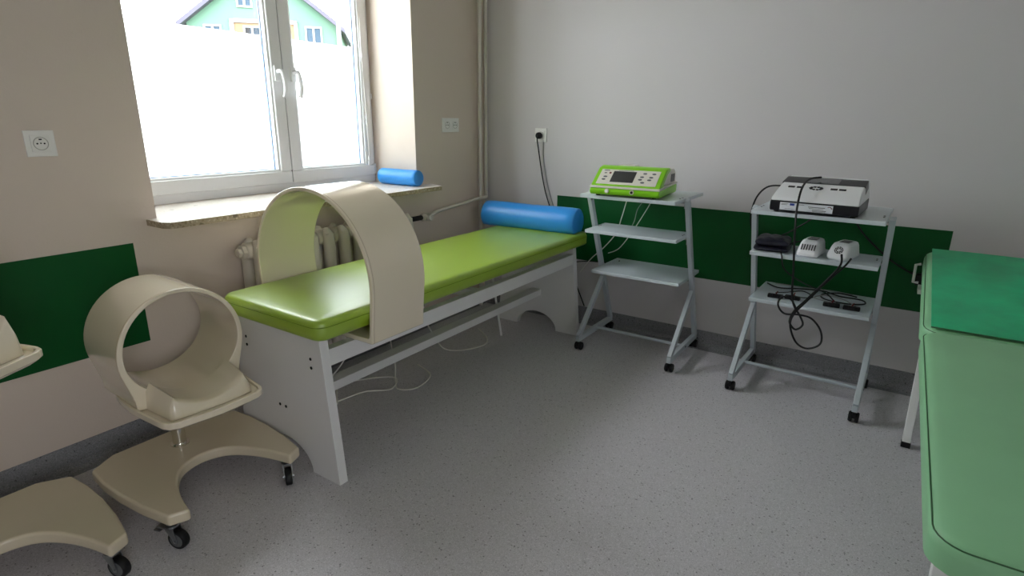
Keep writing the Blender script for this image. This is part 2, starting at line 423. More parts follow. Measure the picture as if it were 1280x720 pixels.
tag(b.build('heating_supply_pipe', M_pipe, smooth=True), 'cream heating pipe beside the wall corner, bending down towards the radiator valve', 'pipe', 'heating pipes in the corner')
b = MB().tube(spline([(.055, -.70, .16), (.045, -.55, .165), (.04, -.3, .17), (.04, -.13, .175)]), .011, 10)
tag(b.build('heating_return_pipe', M_pipe, smooth=True), 'cream low heating pipe running behind the lime couch to the corner', 'pipe', 'heating pipes in the corner')

# ------------------------------------------------------------------ wall sockets
def socket(loc, rz, n, label, plug=False):
    """local: plate in the xz plane facing -y"""
    t = thing('wall_socket', label, 'socket', loc, rz)
    W = .0405 if n == 1 else .076
    MB().box(-W, W, -.008, .0, -.0405, .0405).build('cover_plate', M_socket, t, bevel=.002)
    for k in range(n):
        cx = 0 if n == 1 else (-.036, .036)[k]
        b = MB().box(cx-.026, cx+.026, -.0105, -.004, -.026, .026)
        ins = b.build('socket_insert', M_socket, t, bevel=.0015)
        MB().tube([(cx+.0195*math.cos(2*PI*q/32), -.0107, .0195*math.sin(2*PI*q/32)) for q in range(32)], .0013, 6, closed=True).build('socket_rim', M_sockD, ins, smooth=True)
        b = MB()
        for dx in (-.0095, .0095): b.lathe([(.0026, -.0116), (.0026, -.010)], (cx+dx, 0, 0), 'y', 10)
        b.lathe([(.0022, -.0114), (.0022, -.010)], (cx, 0, 0.001), 'y', 10)
        b.box(cx-.004, cx+.004, -.0114, -.010, .011, .015)
        each(b, 'socket_hole', M_dark, ins)
    return t
socket((0, -2.381, 1.139), PI/2, 1, 'white single socket with a round insert on the window wall, left of the window')
socket((0, -.345, 1.188), PI/2, 2, 'white double socket on the window wall near the pipes')
socket((.432, 0, 1.134), 0, 1, 'white single socket on the back wall with a black plug in it')
b = MB().lathe([(.017, -.012), (.0195, -.016), (.0195, -.034), (.012, -.044), (.006, -.046)], (.430, 0, 1.131), 'y', 18)
b.tube(spline([(.430, -.038, 1.128), (.429, -.042, 1.112), (.428, -.036, 1.09), (.430, -.026, 1.05), (.448, -.014, .92), (.478, -.014, .80), (.515, -.012, .70), (.545, -.012, .62), (.60, -.02, .48), (.70, -.03, .30), (.80, -.05, .12)]), .0038, 8)
tag(b.build('black_power_plug', M_black, smooth=True), 'black plug and power cord in the back wall socket', 'plug')
cable('power_cord', [(.452, -.006, 1.105), (.456, -.005, .99), (.49, -.005, .83), (.545, -.005, .68), (.57, -.006, .60)], .003, M_gcable, 'thin grey cord hanging beside the black plug cord', 'cord')

# ------------------------------------------------------------------ lime couch
cx0, cx1 = .317, .868
bed = thing('treatment_couch', 'lime green treatment couch on white board legs beside the radiator', 'couch', (.5765, -1.13, 0))
BX, BY = .5765, -1.13
def panel(y0, y1, outer):
    o = []
    o += [(-.2815, 0), (-.2345, .543), (.2345, .543), (.2815, 0), (.1385, 0)]
    o += [(x, z) for x, z in arc(0, 0, .1385, 0, 180, 16, .102)][1:-1]
    o += [(-.1385, 0)]
    b = MB().prism(o, y0-BY, y1-BY, 'y')
    pn = b.build('end_panel', M_lam, bed, bevel=.0012)
    yy = (y0 if outer < 0 else y1)-BY
    b = MB()
    for x, z in ((.184, .452), (.184, .42), (-.184, .452), (-.184, .42), (-.018, .226), (.016, .226), ):
        b.lathe([(.0055, -.0015), (.0055, .0015)], (x, yy, z), 'y', 12)
    each(b, 'bolt', M_dark, pn, smooth=True)
panel(-2.008, -1.973, -1); panel(-.253, -.218, 1)
L0, L1 = -1.973-BY, -.253-BY
MB().box(.205, .240, L0, L1, .429, .488).build('front_rail', M_lam, bed, bevel=.001)
MB().box(-.240, -.205, L0, L1, .429, .488).build('back_rail', M_lam, bed, bevel=.001)
MB().box(-.028, .030, L0, L1, .208, .245).build('stretcher', M_lam, bed, bevel=.001)
MB().box(-.205, .205, -.02, .02, .45, .488).build('cross_rail', M_lam, bed, bevel=.001)
def cushion(x0, x1, y0, y1, z0, z1, r, rc, crown=0, name='mattress', m=None, parent=None, edge=.02):
    """upholstered pad: rounded plan corners, rolled top edge"""
    def outline(ins):
        o = []
        R_ = max(rc-ins, .004)
        for (cx, cy, a) in ((x1-rc, y1-rc, 0), (x0+rc, y1-rc, 90), (x0+rc, y0+rc, 180), (x1-rc, y0+rc, 270)):
            o += arc(cx, cy, R_, a, a+90, 6)
        return o
    rings = [(edge*.4, z0), (.0, z0+.008)]
    rings += [(0, z0+(z1-z0)*.35), (0, z1-edge)]
    rings += [(edge*(1-math.cos(a)), z1-edge+edge*math.sin(a)) for a in (math.radians(d) for d in (25, 50, 70, 90))]
    rings += [(edge+.05, z1+crown)]
    vs = []; n = None
    for ins, z in rings:
        o = outline(ins); n = len(o); vs += [(p[0], p[1], z) for p in o]
    fs = []
    for i in range(len(rings)-1):
        for k in range(n): fs.append((i*n+k, i*n+(k+1) % n, (i+1)*n+(k+1) % n, (i+1)*n+k))
    fs += [tuple(range(n)), tuple(range((len(rings)-1)*n, len(rings)*n))]
    o = MB().add(vs, fs).build(name, m, parent, smooth=False)
    for p in o.data.polygons: p.use_smooth = True
    o.data.set_sharp_from_angle(angle=math.radians(50))
    return o
mt = cushion(cx0-BX, cx1-BX, -2.047-BY, -.165-BY, .543, .613, 0, .045, .002, 'mattress', M_lime, bed, .022)
def seam(x0, x1, y0, y1, z, rc, r, m, parent):
    o = []
    for (cx, cy, a) in ((x1-rc, y1-rc, 0), (x0+rc, y1-rc, 90), (x0+rc, y0+rc, 180), (x1-rc, y0+rc, 270)):
        o += [(p[0], p[1], z) for p in arc(cx, cy, rc, a, a+90, 6)]
    return MB().tube(o, r, 5, closed=True).build('seam', m, parent, smooth=True)
seam(cx0-BX-.0005, cx1-BX+.0005, -2.0475-BY, -.1645-BY, .589, .045, .0012, M_seam, mt)

# large hoop applicator round the couch
hp = thing('hoop_applicator', 'large cream arched hoop applicator standing over the lime couch', 'applicator', (.605, -1.7375, 0))
def hoop(r, zb, t, rb):
    """arch over straight, slightly tapering sides and a flat bridge; t insets the outline"""
    pts = arc(0, .682, r-t, 0, 180, 40)
    side = [(.3145-t, .650), (.3110-t, .615), (.3070-t, .575), (.3040-t, .540)]
    xs = .3015-t
    pts += [(-x, z) for x, z in side]
    pts += [(-xs, zb+rb)]
    pts += [(-xs+rb-rb*math.cos(a), zb+rb-rb*math.sin(a)) for a in (math.radians(30), math.radians(60), math.radians(90))]
    pts += [(xs-rb+rb*math.sin(a), zb+rb-rb*math.cos(a)) for a in (0, math.radians(30), math.radians(60))]
    pts += [(xs, zb+rb)]+[(x, z) for x, z in reversed(side)]
    return pts
hy = .1275
MB().ring(hoop(.316, .4885, 0, .006), hoop(.316, .506, .0145, .012), -hy, hy, 'y').build('hoop_shell', M_cream, hp, bevel=.0035, seg=2)
MB().ring(hoop(.316, .4883, -.0004, .006), hoop(.316, .4905, .0018, .006), -hy+.008, -hy+.0105, 'y').build('edge_groove', M_creamD, hp)

# bolsters
def bolster(r, l, flat, name, m):
    a0 = -90+flat; prof = arc(0, r*math.cos(math.radians(flat)), r, a0, 360-90-flat, 30)
    n = len(prof); vs = []; rings = []
    for k in range(13):
        t = -l/2+l*k/12
        if k == 0: rings += [(-l/2, .90), (-l/2+.005, .975)]
        if k in (0, 12): continue
        sag = 1-.03*math.exp(-((t-.0)/.12)**2)
        rings.append((t, sag if m is M_blue else 1))
    rings += [(l/2-.005, .975), (l/2, .90)]
    cz = r*math.cos(math.radians(flat))*.95
    for t, s_ in rings: vs += [(t, p[0]*s_, max(0, cz+(p[1]-cz)*s_) if s_ < .99 else p[1]) for p in prof]
    for i in range(len(vs)):
        if vs[i][2] < .001: vs[i] = (vs[i][0], vs[i][1], 0)
    fs = []
    for i in range(len(rings)-1):
        for k in range(n): fs.append((i*n+k, i*n+(k+1) % n, (i+1)*n+(k+1) % n, (i+1)*n+k))
    fs += [tuple(range(n)), tuple(range((len(rings)-1)*n, len(rings)*n))]
    o = MB().add(vs, fs).build(name, m)
    for p in o.data.polygons: p.use_smooth = True
    o.data.set_sharp_from_angle(angle=math.radians(55))
    return o
o = bolster(.080, .605, 42, 'bolster', M_blue); o.location = (.538, -.272, .6145); o.rotation_euler.z = math.radians(3.5)
tag(o, 'long blue half round bolster lying on the far end of the lime couch', 'bolster')
o = bolster(.0455, .275, 12, 'bolster', M_blue); o.location = (-.075, -.705, .859); o.rotation_euler.z = math.radians(2)
tag(o, 'small blue round bolster lying on the window sill', 'bolster')

# ------------------------------------------------------------------ wheeled applicators
def caster(parent, x, y, h, r, heading, m_f=M_zinc, brake=True, w=.022):
    """swivel castor: plate, fork, single wheel and brake pedal; heading turns it about its stem"""
    T = Matrix.Translation((x, y, 0)) @ Matrix.Rotation(heading, 4, 'Z')
    off = .018
    def tr(b):
        b.v = [tuple(T @ Vector(v)) for v in b.v]; return b
    b = MB().lathe([(.010, h-.012), (.013, h-.010), (.013, h)], (0, 0, 0), 'z', 12)
    b.lathe([(.019, h-.018), (.019, h-.012)], (0, 0, 0), 'z', 16)
    for s_ in (-1, 1):
        yy = s_*(w/2+.003)
        b.prism([(-.016, h-.018), (.016, h-.018), (.024, r+.004), (.022, r-.008), (.012, r-.008), (.008, r+.006)], yy-.0012, yy+.0012, 'y')
    b.box(-.016, .016, -w/2-.004, w/2+.004, h-.020, h-.017)
    b.lathe([(.004, -w/2-.007), (.004, w/2+.007)], (off, 0, r), 'y', 8)
    c = tr(b).build('caster', m_f, parent, smooth=True)
    g = MB().lathe([(r*.55, -w/2), (r*.92, -w/2), (r, -w/2+.004), (r, w/2-.004), (r*.92, w/2), (r*.55, w/2)], (off, 0, r), 'y', 26)
    tr(g).build('tyre', M_black, c, smooth=True)
    g = MB().lathe([(.005, -w/2-.0008), (r*.68, -w/2-.0008), (r*.72, -w/2+.001), (r*.72, w/2-.001), (r*.68, w/2+.0008), (.005, w/2+.0008)], (off, 0, r), 'y', 22)
    tr(g).build('wheel_hub', M_btn, c, smooth=True)
    if brake:
        g = MB().box(-.045, -.012, -.013, .013, h-.026, h-.021); g.box(-.052, -.030, -.016, .016, h-.034, h-.029).box(-.034,-.030,-.008,.008,h-.034,h-.021)
        tr(g).build('brake_pedal', M_zinc, c, bevel=.001)
    return c

BASE = [(-.118, -.168), (-.055, -.258)]
BASE += [(.03+.06*0, -.262), (.13, -.256), (.25, -.243), (.365, -.218)]
BASE += [(.383, -.168)]
def smooth_arc():
    # concave front edge from one foot to the other
    P = [(.383, -.168), (.300, -.150), (.215, -.118), (.150, -.070), (.126, 0), (.150, .070), (.215, .118), (.300, .150), (.383, .168)]
    return [(p.x, p.y) for p in spline([(a, b_, 0) for a, b_ in P], 5)]
out = [(-.118, -.168), (-.070, -.248), (.03, -.256), (.13, -.254), (.25, -.243), (.362, -.222)] + smooth_arc() + [(.362, .222), (.25, .243), (.13, .254), (.03, .256), (-.070, .248), (-.118, .168)]
out = out[:]
def applicator(loc, rz, tray_rz, tray_z, slide, dy, label, heads, rest=1):
    t = thing('applicator_stand', label, 'applicator', loc, rz, None)
    MB().prism(out, .088, .126).build('base', M_creamB, t, bevel=.009, seg=3)
    for (x, y), h in zip(((.335, -.205), (.335, .185), (-.065, -.185), (-.065, .185)), heads):
        caster(t, x, y, .090, .031, h, brake=(h != heads[1]))
    c = MB().lathe([(.030, .126), (.030, .130), (.0215, .131), (.0215, tray_z-.02)], (0, 0, 0), 'z', 28).build('column', M_chrome, t, smooth=True)
    R = Matrix.Rotation(tray_rz, 4, 'Z') @ Matrix.Translation((slide, dy, tray_z))
    def tr(b): b.v = [tuple(R @ Vector(v)) for v in b.v]; return b
    tr(MB().box(-.05, .09, -.06, .09, -.034, -.022)).build('support_plate', M_chrome, t, bevel=.003)
    # tray outline: convex sides and front with a raised lip
    P = [(-.130, -.135), (-.02, -.165), (.10, -.173), (.22, -.163), (.303, -.146), (.320, -.07), (.326, 0)]
    full = P+[(x, -y) for x, y in reversed(P[:-1])]
    sm = [(p.x, p.y) for p in spline([(a, b_, 0) for a, b_ in P], 3)]
    full = sm+[(x, -y) for x, y in reversed(sm[:-1])]
    def sc(k): return [(x-.1)*k+.1 for x in (0,)]
    inner = [((x-.097)*.955+.097, y*.94) for x, y in full]
    low = [((x-.097)*.93+.097, y*.90) for x, y in full]
    b = MB(); n = len(full)
    vs = [(x, y, -.022) for x, y in low]+[(x, y, -.010) for x, y in full]+[(x, y, .010) for x, y in full]+[(x, y, .010) for x, y in inner]+[(x, y, -.001) for x, y in inner]
    fs = [tuple(range(n))]
    for i in range(4):
        for k in range(n): fs.append((i*n+k, i*n+(k+1) % n, (i+1)*n+(k+1) % n, (i+1)*n+k))
    fs.append(tuple(range(4*n, 5*n)))
    tr(b.add(vs, fs)).build('tray', M_cream, t, bevel=.0025, seg=2)
    # short tube: flat footed outer wall, rounded opening
    N = 64; ro = .191; cz = .164; o_, i_ = [], []
    for k in range(N):
        a = 2*PI*k/N; c_, s_ = math.cos(a), math.sin(a)
        y = ro*c_; z = cz+ro*s_
        if s_ < -.30:      # below: run straight down and slightly in, then flat
            q = min(1, (-.30-s_)/.35); y = math.copysign(ro*.954-.020*q, c_) if abs(c_) > .62 else c_/.62*(ro*.954-.020)
            z = cz-ro*.30+( -(cz-ro*.30)+.0)*min(1, (-.30-s_)/.48)
        o_.append((y, max(z, .0))); i_.append((.174*c_, cz+.004+(.174 if s_ > 0 else .152)*s_))
    tr(MB().ring(o_, i_, -.128, .135, 'x')).build('tube_coil', M_cream, t, bevel=.003, seg=2)
    g_o = [(a*1.0025, cz+(b_-cz)*1.0025 if b_ > .01 else b_) for a, b_ in o_]; g_i = [(a*.99, cz+(b_-cz)*.99 if b_ > .01 else b_+.001) for a, b_ in o_]
    tr(MB().ring(g_o, g_i, .126, .1285, 'x')).build('edge_groove', M_creamD, t)
    # limb rest in front of the opening: concave saddle block
    vs = []; W = .150; nx = [ (.1352, .0), (.1352, 0), (.215, 0), (.262, 1), (.280, 2)]
    ny = 20
    cols = []
    for j in range(ny+1):
        v = -1+2*j/ny; y = v*W*.88
        top = .026+.046*abs(v)**1.9
        if abs(v) > .86: top = .072-.030*((abs(v)-.86)/.14)**2
        cols.append((y, top))
    xs = [.1352, .19, .240, .258, .266, .272]
    hs_ = [1, 1, 1, .97, .84, .0]
    for i, x in enumerate(xs):
        taper = 1-.10*((x-.135)/.14)**1.5
        for y, top in cols:
            bulge = (1-(y/W)**2)*.012 if i > 2 else 0
            vs.append((x+bulge, y*taper, rest*top*hs_[i]+(.020*abs(y/W)**2*max(0, (.25-x)/.115) if i < 3 else 0)))
    fs = []; m_ = ny+1
    for i in range(len(xs)-1):
        for j in range(ny): fs.append((i*m_+j, i*m_+j+1, (i+1)*m_+j+1, (i+1)*m_+j))
    k0 = len(vs)
    # sides and underside
    for side in (0, ny):
        idx = [i*m_+side for i in range(len(xs))]
        b0 = len(vs); 
        for i in range(len(xs)):
            x, y, z = vs[idx[i]]; vs.append((x, y*1.04, 0))
        for i in range(len(xs)-1): fs.append((idx[i], idx[i+1], b0+i+1, b0+i))
    fs.append(tuple([j for j in range(m_)]+[k0+len(xs), k0]))
    b = tr(MB().add(vs, fs)); sd = b.build('limb_rest', M_cream, t, smooth=False)
    for p in sd.data.polygons: p.use_smooth = True
    sd.data.set_sharp_from_angle(angle=math.radians(70))
    return t
applicator((.352, -2.275, 0), 0, math.radians(-3), .357, 0, .012, 'cream tube applicator with limb rest on a wheeled base, beside the lime couch', (math.radians(20), math.radians(-32), 1, 4))
applicator((.330, -2.815, 0), 0, math.radians(24), .655, -.011, -.097, 'cream applicator stand cut off by the left edge, tray raised high', (math.radians(20), math.radians(20), 2, 5), 1.55)

# ------------------------------------------------------------------ equipment trolleys
def shelf_trolley(loc, rz, label):
    t = thing('equipment_trolley', label, 'trolley', loc, rz, 'grey three shelf trolleys')
    for (y0, y1, z, nm) in ((-.300, .145, .872, 'top_shelf'), (-.228, .015, .682, 'middle_shelf'), (-.128, .215, .444, 'lower_shelf')):
        MB().box(-.242, .242, y0, y1, z-.017, z).build(nm, M_shelf, t, bevel=.002)
    for s_ in (-1, 1):
        X = .257*s_
        pb, ptop = Vector((X, .200, .075)), Vector((X, -.163, .868))
        u = (1, 0, 0)
        b = MB().bar(pb, ptop, .030, .022, u)
        kz = .36; kp = pb+(ptop-pb)*((kz-pb.z)/(ptop.z-pb.z))
        b.bar(kp+Vector((0, -.01, 0)), (X, -.215, .078), .028, .0215, u)
        b.bar((X, -.228, .067), (X, .212, .067), .030, .0225, u)
        f = b.build('side_frame', M_steel, t, bevel=.002)
        b = MB()
        for z in (.855, .665, .427):
            p = pb+(ptop-pb)*((z-pb.z)/(ptop.z-pb.z))
            b.box(min(X, X-s_*.035), max(X, X-s_*.035), p.y-.012, p.y+.012, z-.006, z)
            b.box(X-s_*.011-.001, X-s_*.011+.001, p.y-.010, p.y+.010, z-.03, z)
        each(b, 'shelf_bracket', M_zinc, f)
        b = MB()
        for yy in (-.012, .012):
            b.lathe([(.004, .872), (.004, .8735)], (X-s_*.030, -.163+yy*1.6, 0), 'z', 10)
            b.lathe([(.0035, .682), (.0035, .6835)], (X-s_*.030, -.08+yy, 0), 'z', 10)
        b.lathe([(.006, -.0125), (.006, .0125)], (X, -.05+.06, .067), 'x', 10)
        each(b, 'bolt', M_dark, f)
        for y in (-.212, .192):
            c = MB()
            c.lathe([(.004, .030), (.004, .054)], (X, y, 0), 'z', 8)
            c.box(X-.006, X+.006, y-.014, y+.016, .022, .044)
            cc = c.build('caster', M_black, t, bevel=.003)
            for q in (-1, 1):
                MB().lathe([(.006, -.0075), (.019, -.0075), (.0225, -.004), (.0225, .004), (.019, .0075), (.006, .0075)], (X+q*.0125, y+.006, .0225), 'x', 20).build('wheel', M_black, cc, smooth=True)
    MB().tube([(-.246, -.006, .074), (.246, -.006, .074)], .0085, 12).build('cross_tube', M_steel, t, smooth=True)
    return t
shelf_trolley((1.220, -.220, 0), 0, 'grey shelf trolley next to the couch, carrying the green device')
shelf_trolley((2.047, -.255, 0), math.radians(-1.5), 'grey shelf trolley with cables on it, nearer the sage green couch')

# ------------------------------------------------------------------ green therapy unit
g = thing('therapy_unit', 'bright green and beige therapy unit with a dark display on the left trolley', 'device', (1.205, -.385, .8725), math.radians(4))
# side profile (y back positive, z up): base, sloping control face, rounded top
W = .172
b = MB().prism([(-.150, .008), (.150, .008), (.158, .020), (.158, .052), (-.152, .040), (-.158, .024)], -W, W, 'x'); b.build('lower_housing', M_devG, g, bevel=.008, seg=3)
b = MB().prism([(-.1535, .040), (-.152, .050), (.158, .062), (.158, .052)], -W-.001, W+.001, 'x'); b.build('beige_stripe', M_devB, g, bevel=.002)
b = MB().prism([(-.150, .050), (-.040, .128), (.005, .137), (.028, .134), (.020, .118), (-.022, .104), (-.090, .050)], -W+.002, W-.002, 'x'); uh = b.build('front_bezel', M_devG, g, bevel=.006, seg=3)
b = MB().prism([(-.100, .056), (-.020, .116), (.030, .128), (.120, .126), (.150, .108), (.156, .056)], -W+.010, W-.008, 'x'); b.build('rear_housing', M_devB, g, bevel=.008, seg=3)
MB().box(W-.012, W-.0065, .060, .125, .066, .104).build('side_label', M_btn, g)
sl_d = Vector((0, .110, .078)).normalized(); nrm = Vector((0, -sl_d.z, sl_d.y))
def on_slope(u, v, h=.0): 
    p = Vector((0, -.150, .050))+sl_d*v+nrm*h; return (u, p.y, p.z)
def slope_patch(b, u0, u1, v0, v1, h0, h1, sk=0):
    vs = [on_slope(u0, v0, h0), on_slope(u1, v0, h0), on_slope(u1+sk, v1, h0), on_slope(u0+sk, v1, h0), on_slope(u0, v0, h1), on_slope(u1, v0, h1), on_slope(u1+sk, v1, h1), on_slope(u0+sk, v1, h1)]
    return b.add(vs, [(0,1,2,3),(4,5,6,7),(0,1,5,4),(1,2,6,5),(2,3,7,6),(3,0,4,7)])
fp = slope_patch(MB(), -.148, .146, .014, .122, -.001, .0022).build('control_panel', M_devB, g, bevel=.001)
slope_patch(MB(), -.082, .032, .030, .108, .0022, .0034).build('display', M_screen, fp)
b = MB()
for u, v in ((.074, .100), (.118, .100), (.066, .075), (.110, .075), (.062, .056), (.106, .056), (.078, .036), (-.115, .066), (-.118, .046)):
    b.add([on_slope(u+.010*math.cos(2*PI*k/14), v+.0055*math.sin(2*PI*k/14), .0034) for k in range(14)]+[on_slope(u+.010*math.cos(2*PI*k/14), v+.0055*math.sin(2*PI*k/14), .002) for k in range(14)],
          [tuple(range(14))]+[(k, (k+1) % 14, 14+(k+1) % 14, 14+k) for k in range(14)])
each(b, 'button', M_btn, fp)
b = MB(); slope_patch(b, -.134, -.106, .110, .115, .002, .0028); slope_patch(b, -.06, .015, .1135, .1165, .002, .0026); slope_patch(b, -.128, -.116, .090, .097, .002, .0028); b.build('panel_print', M_btn, fp)
b = MB().add([on_slope(-.098+.006*math.cos(2*PI*k/14), .094+.006*math.sin(2*PI*k/14), .0036) for k in range(14)]+[on_slope(-.098+.006*math.cos(2*PI*k/14), .094+.006*math.sin(2*PI*k/14), .002) for k in range(14)],
          [tuple(range(14))]+[(k, (k+1) % 14, 14+(k+1) % 14, 14+k) for k in range(14)]); b.build('indicator', M_red, fp)
for u, m_ in ((-.082, M_devW), (.042, M_dark)):
    MB().lathe([(.0105, -.008), (.0105, .004)], (u, -.153, .028), 'y', 18).build('port_ring', M_devB, g, smooth=True)
    MB().lathe([(.0065, -.0095), (.0065, -.0075)], (u, -.153, .028), 'y', 14).build('port', m_, g, smooth=True)
b = MB()
for x in (-.14, .14):
    for y in (-.12, .12): b.lathe([(.010, 0), (.010, .012)], (x, y, 0), 'z', 12)
each(b, 'rubber_foot', M_black, g)
MB().prism([(.03, .126), (.11, .124), (.105, .138), (.04, .138)], -.10, -.015, 'x').build('top_handle', M_devB, g, bevel=.002)

# ------------------------------------------------------------------ white therapy unit
g = thing('therapy_unit', 'white and black therapy unit with a label sticker on the right trolley', 'device', (2.035, -.405, .8725), math.radians(-3))
W = .160
b = MB().prism([(-.150, .006), (.145, .006), (.150, .05), (-.148, .048), (-.155, .042), (-.156, .018)], -W, W, 'x'); fb = b.build('lower_housing', M_blackpl, g, bevel=.006, seg=3)
top = [(-.153, .046), (-.140, .060), (-.08, .084), (0, .108), (.08, .124), (.13, .128), (.150, .118), (.152, .050)]
b = MB().prism(top, -W-.001, W+.001, 'x'); b.v = [(x*(1-.75*max(0, z-.046)), y, z) for x, y, z in b.v]; tp = b.build('top_cover', M_devW2, g, bevel=.010, seg=4)
def top_z(y):
    for (a, c), (d, e) in zip(top[1:], top[2:]):
        if a <= y <= d: return c+(e-c)*(y-a)/(d-a)
    return .1
def top_patch(b, x0, x1, y0, y1, h0, h1, n=5):
    vs = []
    ys = [y0+(y1-y0)*i/n for i in range(n+1)]
    for h in (h0, h1):
        for y in ys: vs += [(x0, y, top_z(y)+h), (x1, y, top_z(y)+h)]
    m_ = 2*(n+1); fs = []
    for o_ in (0, m_):
        for i in range(n): fs.append((o_+2*i, o_+2*i+1, o_+2*i+3, o_+2*i+2))
    for i in range(n): fs += [(2*i, 2*i+2, m_+2*i+2, m_+2*i), (2*i+1, 2*i+3, m_+2*i+3, m_+2*i+1)]
    fs += [(0, 1, m_+1, m_), (2*n, 2*n+1, m_+2*n+1, m_+2*n)]
    return b.add([(x*(1-.75*max(0, z-.046)), y, z) for x, y, z in vs], fs)
top_patch(MB(), -W-.002, W+.002, .000, .088, -.03, .0016).build('black_band', M_blackpl, g)
top_patch(MB(), -.070, .060, .004, .084, .0016, .0028).build('display', M_screenL, g)
b = MB()
for x in (-.112, -.078, .052, .084):
    top_patch(b, x-.013, x+.013, -.052, -.040, .0, .0024, 1)
each(b, 'button', M_dark, tp)
b = MB()
for k in range(10):
    a = 2*PI*k/10
    b.lathe([(.0055, 0), (.0055, .006)], (-.015+.021*math.cos(a), -.046+.013*math.sin(a), top_z(-.046+.013*math.sin(a))-.003), 'z', 10)
each(b, 'pad_key', M_dark, tp)
MB().box(-.120, .072, -.1585, -.155, .012, .042).build('sticker', M_label, fb)
b = MB().box(-.083, -.066, -.1592, -.1584, .031, .040); b.build('sticker_flag', M_euro, fb)
b = MB()
for x0, x1, z0, z1 in ((-.115, -.088, .036, .0375), (-.115, -.094, .032, .0335), (-.10, -.062, .017, .018), (-.015, .045, .030, .0325), (-.012, .040, .025, .0265), (.0, .050, .018, .0205), (.002, .048, .014, .0155), (-.055, -.03, .036, .0375)):
    b.box(x0, x1, -.1592, -.1584, z0, z1)
b.build('sticker_print', M_btn, fb)
b = MB()
for k in range(6):
    a = math.radians(20+k*20); b.box(.060+.009*math.cos(a)-.002, .060+.009*math.cos(a)+.002, -.1592, -.1584, .027+.010*math.sin(a)-.0012, .027+.010*math.sin(a)+.0012)
b.build('sticker_emblem', M_red, fb)
b = MB()
for x in (-.14, .14):
    for y in (-.12, .12): b.lathe([(.010, 0), (.010, .010)], (x, y, 0), 'z', 12)
each(b, 'rubber_foot', M_black, g)

# ------------------------------------------------------------------ middle shelf of the right trolley
def handheld(loc, rz, label, fan):
    t = thing('magnetic_applicator', label, 'applicator', loc, rz, 'white hand applicators on the middle shelf')
    # rounded lozenge body built from stacked outlines
    def lay(w, y0, y1, z, n=7):
        o = []; rc = min(w, (y1-y0)/2)*.45
        for (cx, cy, a) in ((w-rc, y1-rc, 0), (-w+rc, y1-rc, 90), (-w+rc, y0+rc, 180), (w-rc, y0+rc, 270)): o += [(p[0], p[1], z) for p in arc(cx, cy, rc, a, a+90, n)]
        return o
    L = [lay(.036, -.070, .070, 0), lay(.042, -.076, .074, .006), lay(.043, -.076, .074, .018), lay(.041, -.070, .072, .028), lay(.037, -.050, .070, .052), lay(.033, -.038, .066, .0625), lay(.026, -.028, .060, .066)]
    n = len(L[0]); vs = [v for l in L for v in l]; fs = [tuple(range(n)), tuple(range((len(L)-1)*n, len(L)*n))]
    for i in range(len(L)-1):
        for k in range(n): fs.append((i*n+k, i*n+(k+1) % n, (i+1)*n+(k+1) % n, (i+1)*n+k))
    b = MB().add(vs, fs); o = b.build('casing', M_devW, t)
    for p in o.data.polygons: p.use_smooth = True
    MB().box(-.018, .018, -.016, .042, .065, .0675).build('label_plate', M_screen, t, bevel=.001)
    b = MB()
    d = Vector((0, .020, .0235)).normalized(); nn = Vector((0, -d.z, d.y)); o0 = Vector((0, -.0712, .0280))
    if not fan:
        for k in range(6):
            x = -.025+k*.010
            p0 = o0+d*.003+nn*.0003; p1 = o0+d*.029+nn*.0006
            b.bar((x, p0.y, p0.z), (x, p1.y, p1.z), .0034, .003, nn)
    else:
        for rr, cnt in ((.015, 10), (.009, 6)):
            for k in range(cnt):
                a = 2*PI*k/cnt; a2 = a+.62*2*PI/cnt
                c = o0+d*.0165+nn*.0006
                p = c+Vector((1, 0, 0))*rr*math.cos(a)+d*rr*math.sin(a); q = c+Vector((1, 0, 0))*rr*math.cos(a2)+d*rr*math.sin(a2)
                b.bar(p, q, .003, .003, nn)
    b.build('vent_slots', M_dark, t)
    return t
Z2 = .6825
handheld((2.030, -.395, Z2), math.radians(-6), 'white hand applicator with vertical vent slots, between the dark pouch and its twin', False)
handheld((2.150, -.385, Z2), math.radians(-14), 'white hand applicator with a round vent, rightmost on the middle shelf', True)
# folded navy pouch
random.seed(3)
pt = thing('folded_pouch', 'folded navy fabric pouch on the left of the middle shelf', 'pouch', (1.873, -.372, Z2), math.radians(4))
def pad(w, d, z0, z1, seed, parent, name):
    rnd = random.Random(seed); N = 14; vs = []; fs = []
    for layer in (0, 1):
        for i in range(N+1):
            for j in range(N+1):
                u = -1+2*i/N; v = -1+2*j/N
                e = max(abs(u), abs(v)); rr = (1-e**4)
                x = u*w*(1-.06*v*v)+rnd.uniform(-.001, .001); y = v*d*(1-.05*u*u)
                mid = (z0+z1)/2
                z = mid+((z1-mid)*(.25+.75*rr)+(rnd.uniform(-.0025, .0025) if e < .95 else 0)+.003*math.sin(9*u+3*v+seed)*rr if layer else -(mid-z0)*(.3+.7*rr**.3))
                vs.append((x, y, z))
    M_ = N+1
    for layer in (0, 1):
        o_ = layer*M_*M_
        for i in range(N):
            for j in range(N): fs.append((o_+i*M_+j, o_+(i+1)*M_+j, o_+(i+1)*M_+j+1, o_+i*M_+j+1))
    for k in range(N):
        for (a, c) in ((k, k+1), (N*M_+k, N*M_+k+1), (k*M_, (k+1)*M_), (k*M_+N, (k+1)*M_+N)):
            fs.append((a, c, M_*M_+c, M_*M_+a))
    return MB().add(vs, fs).build(name, M_navy, parent, smooth=True, sub=1)
pad(.075, .090, .0, .024, 1, pt, 'lower_fold'); pad(.071, .086, .020, .058, 5, pt, 'upper_fold')

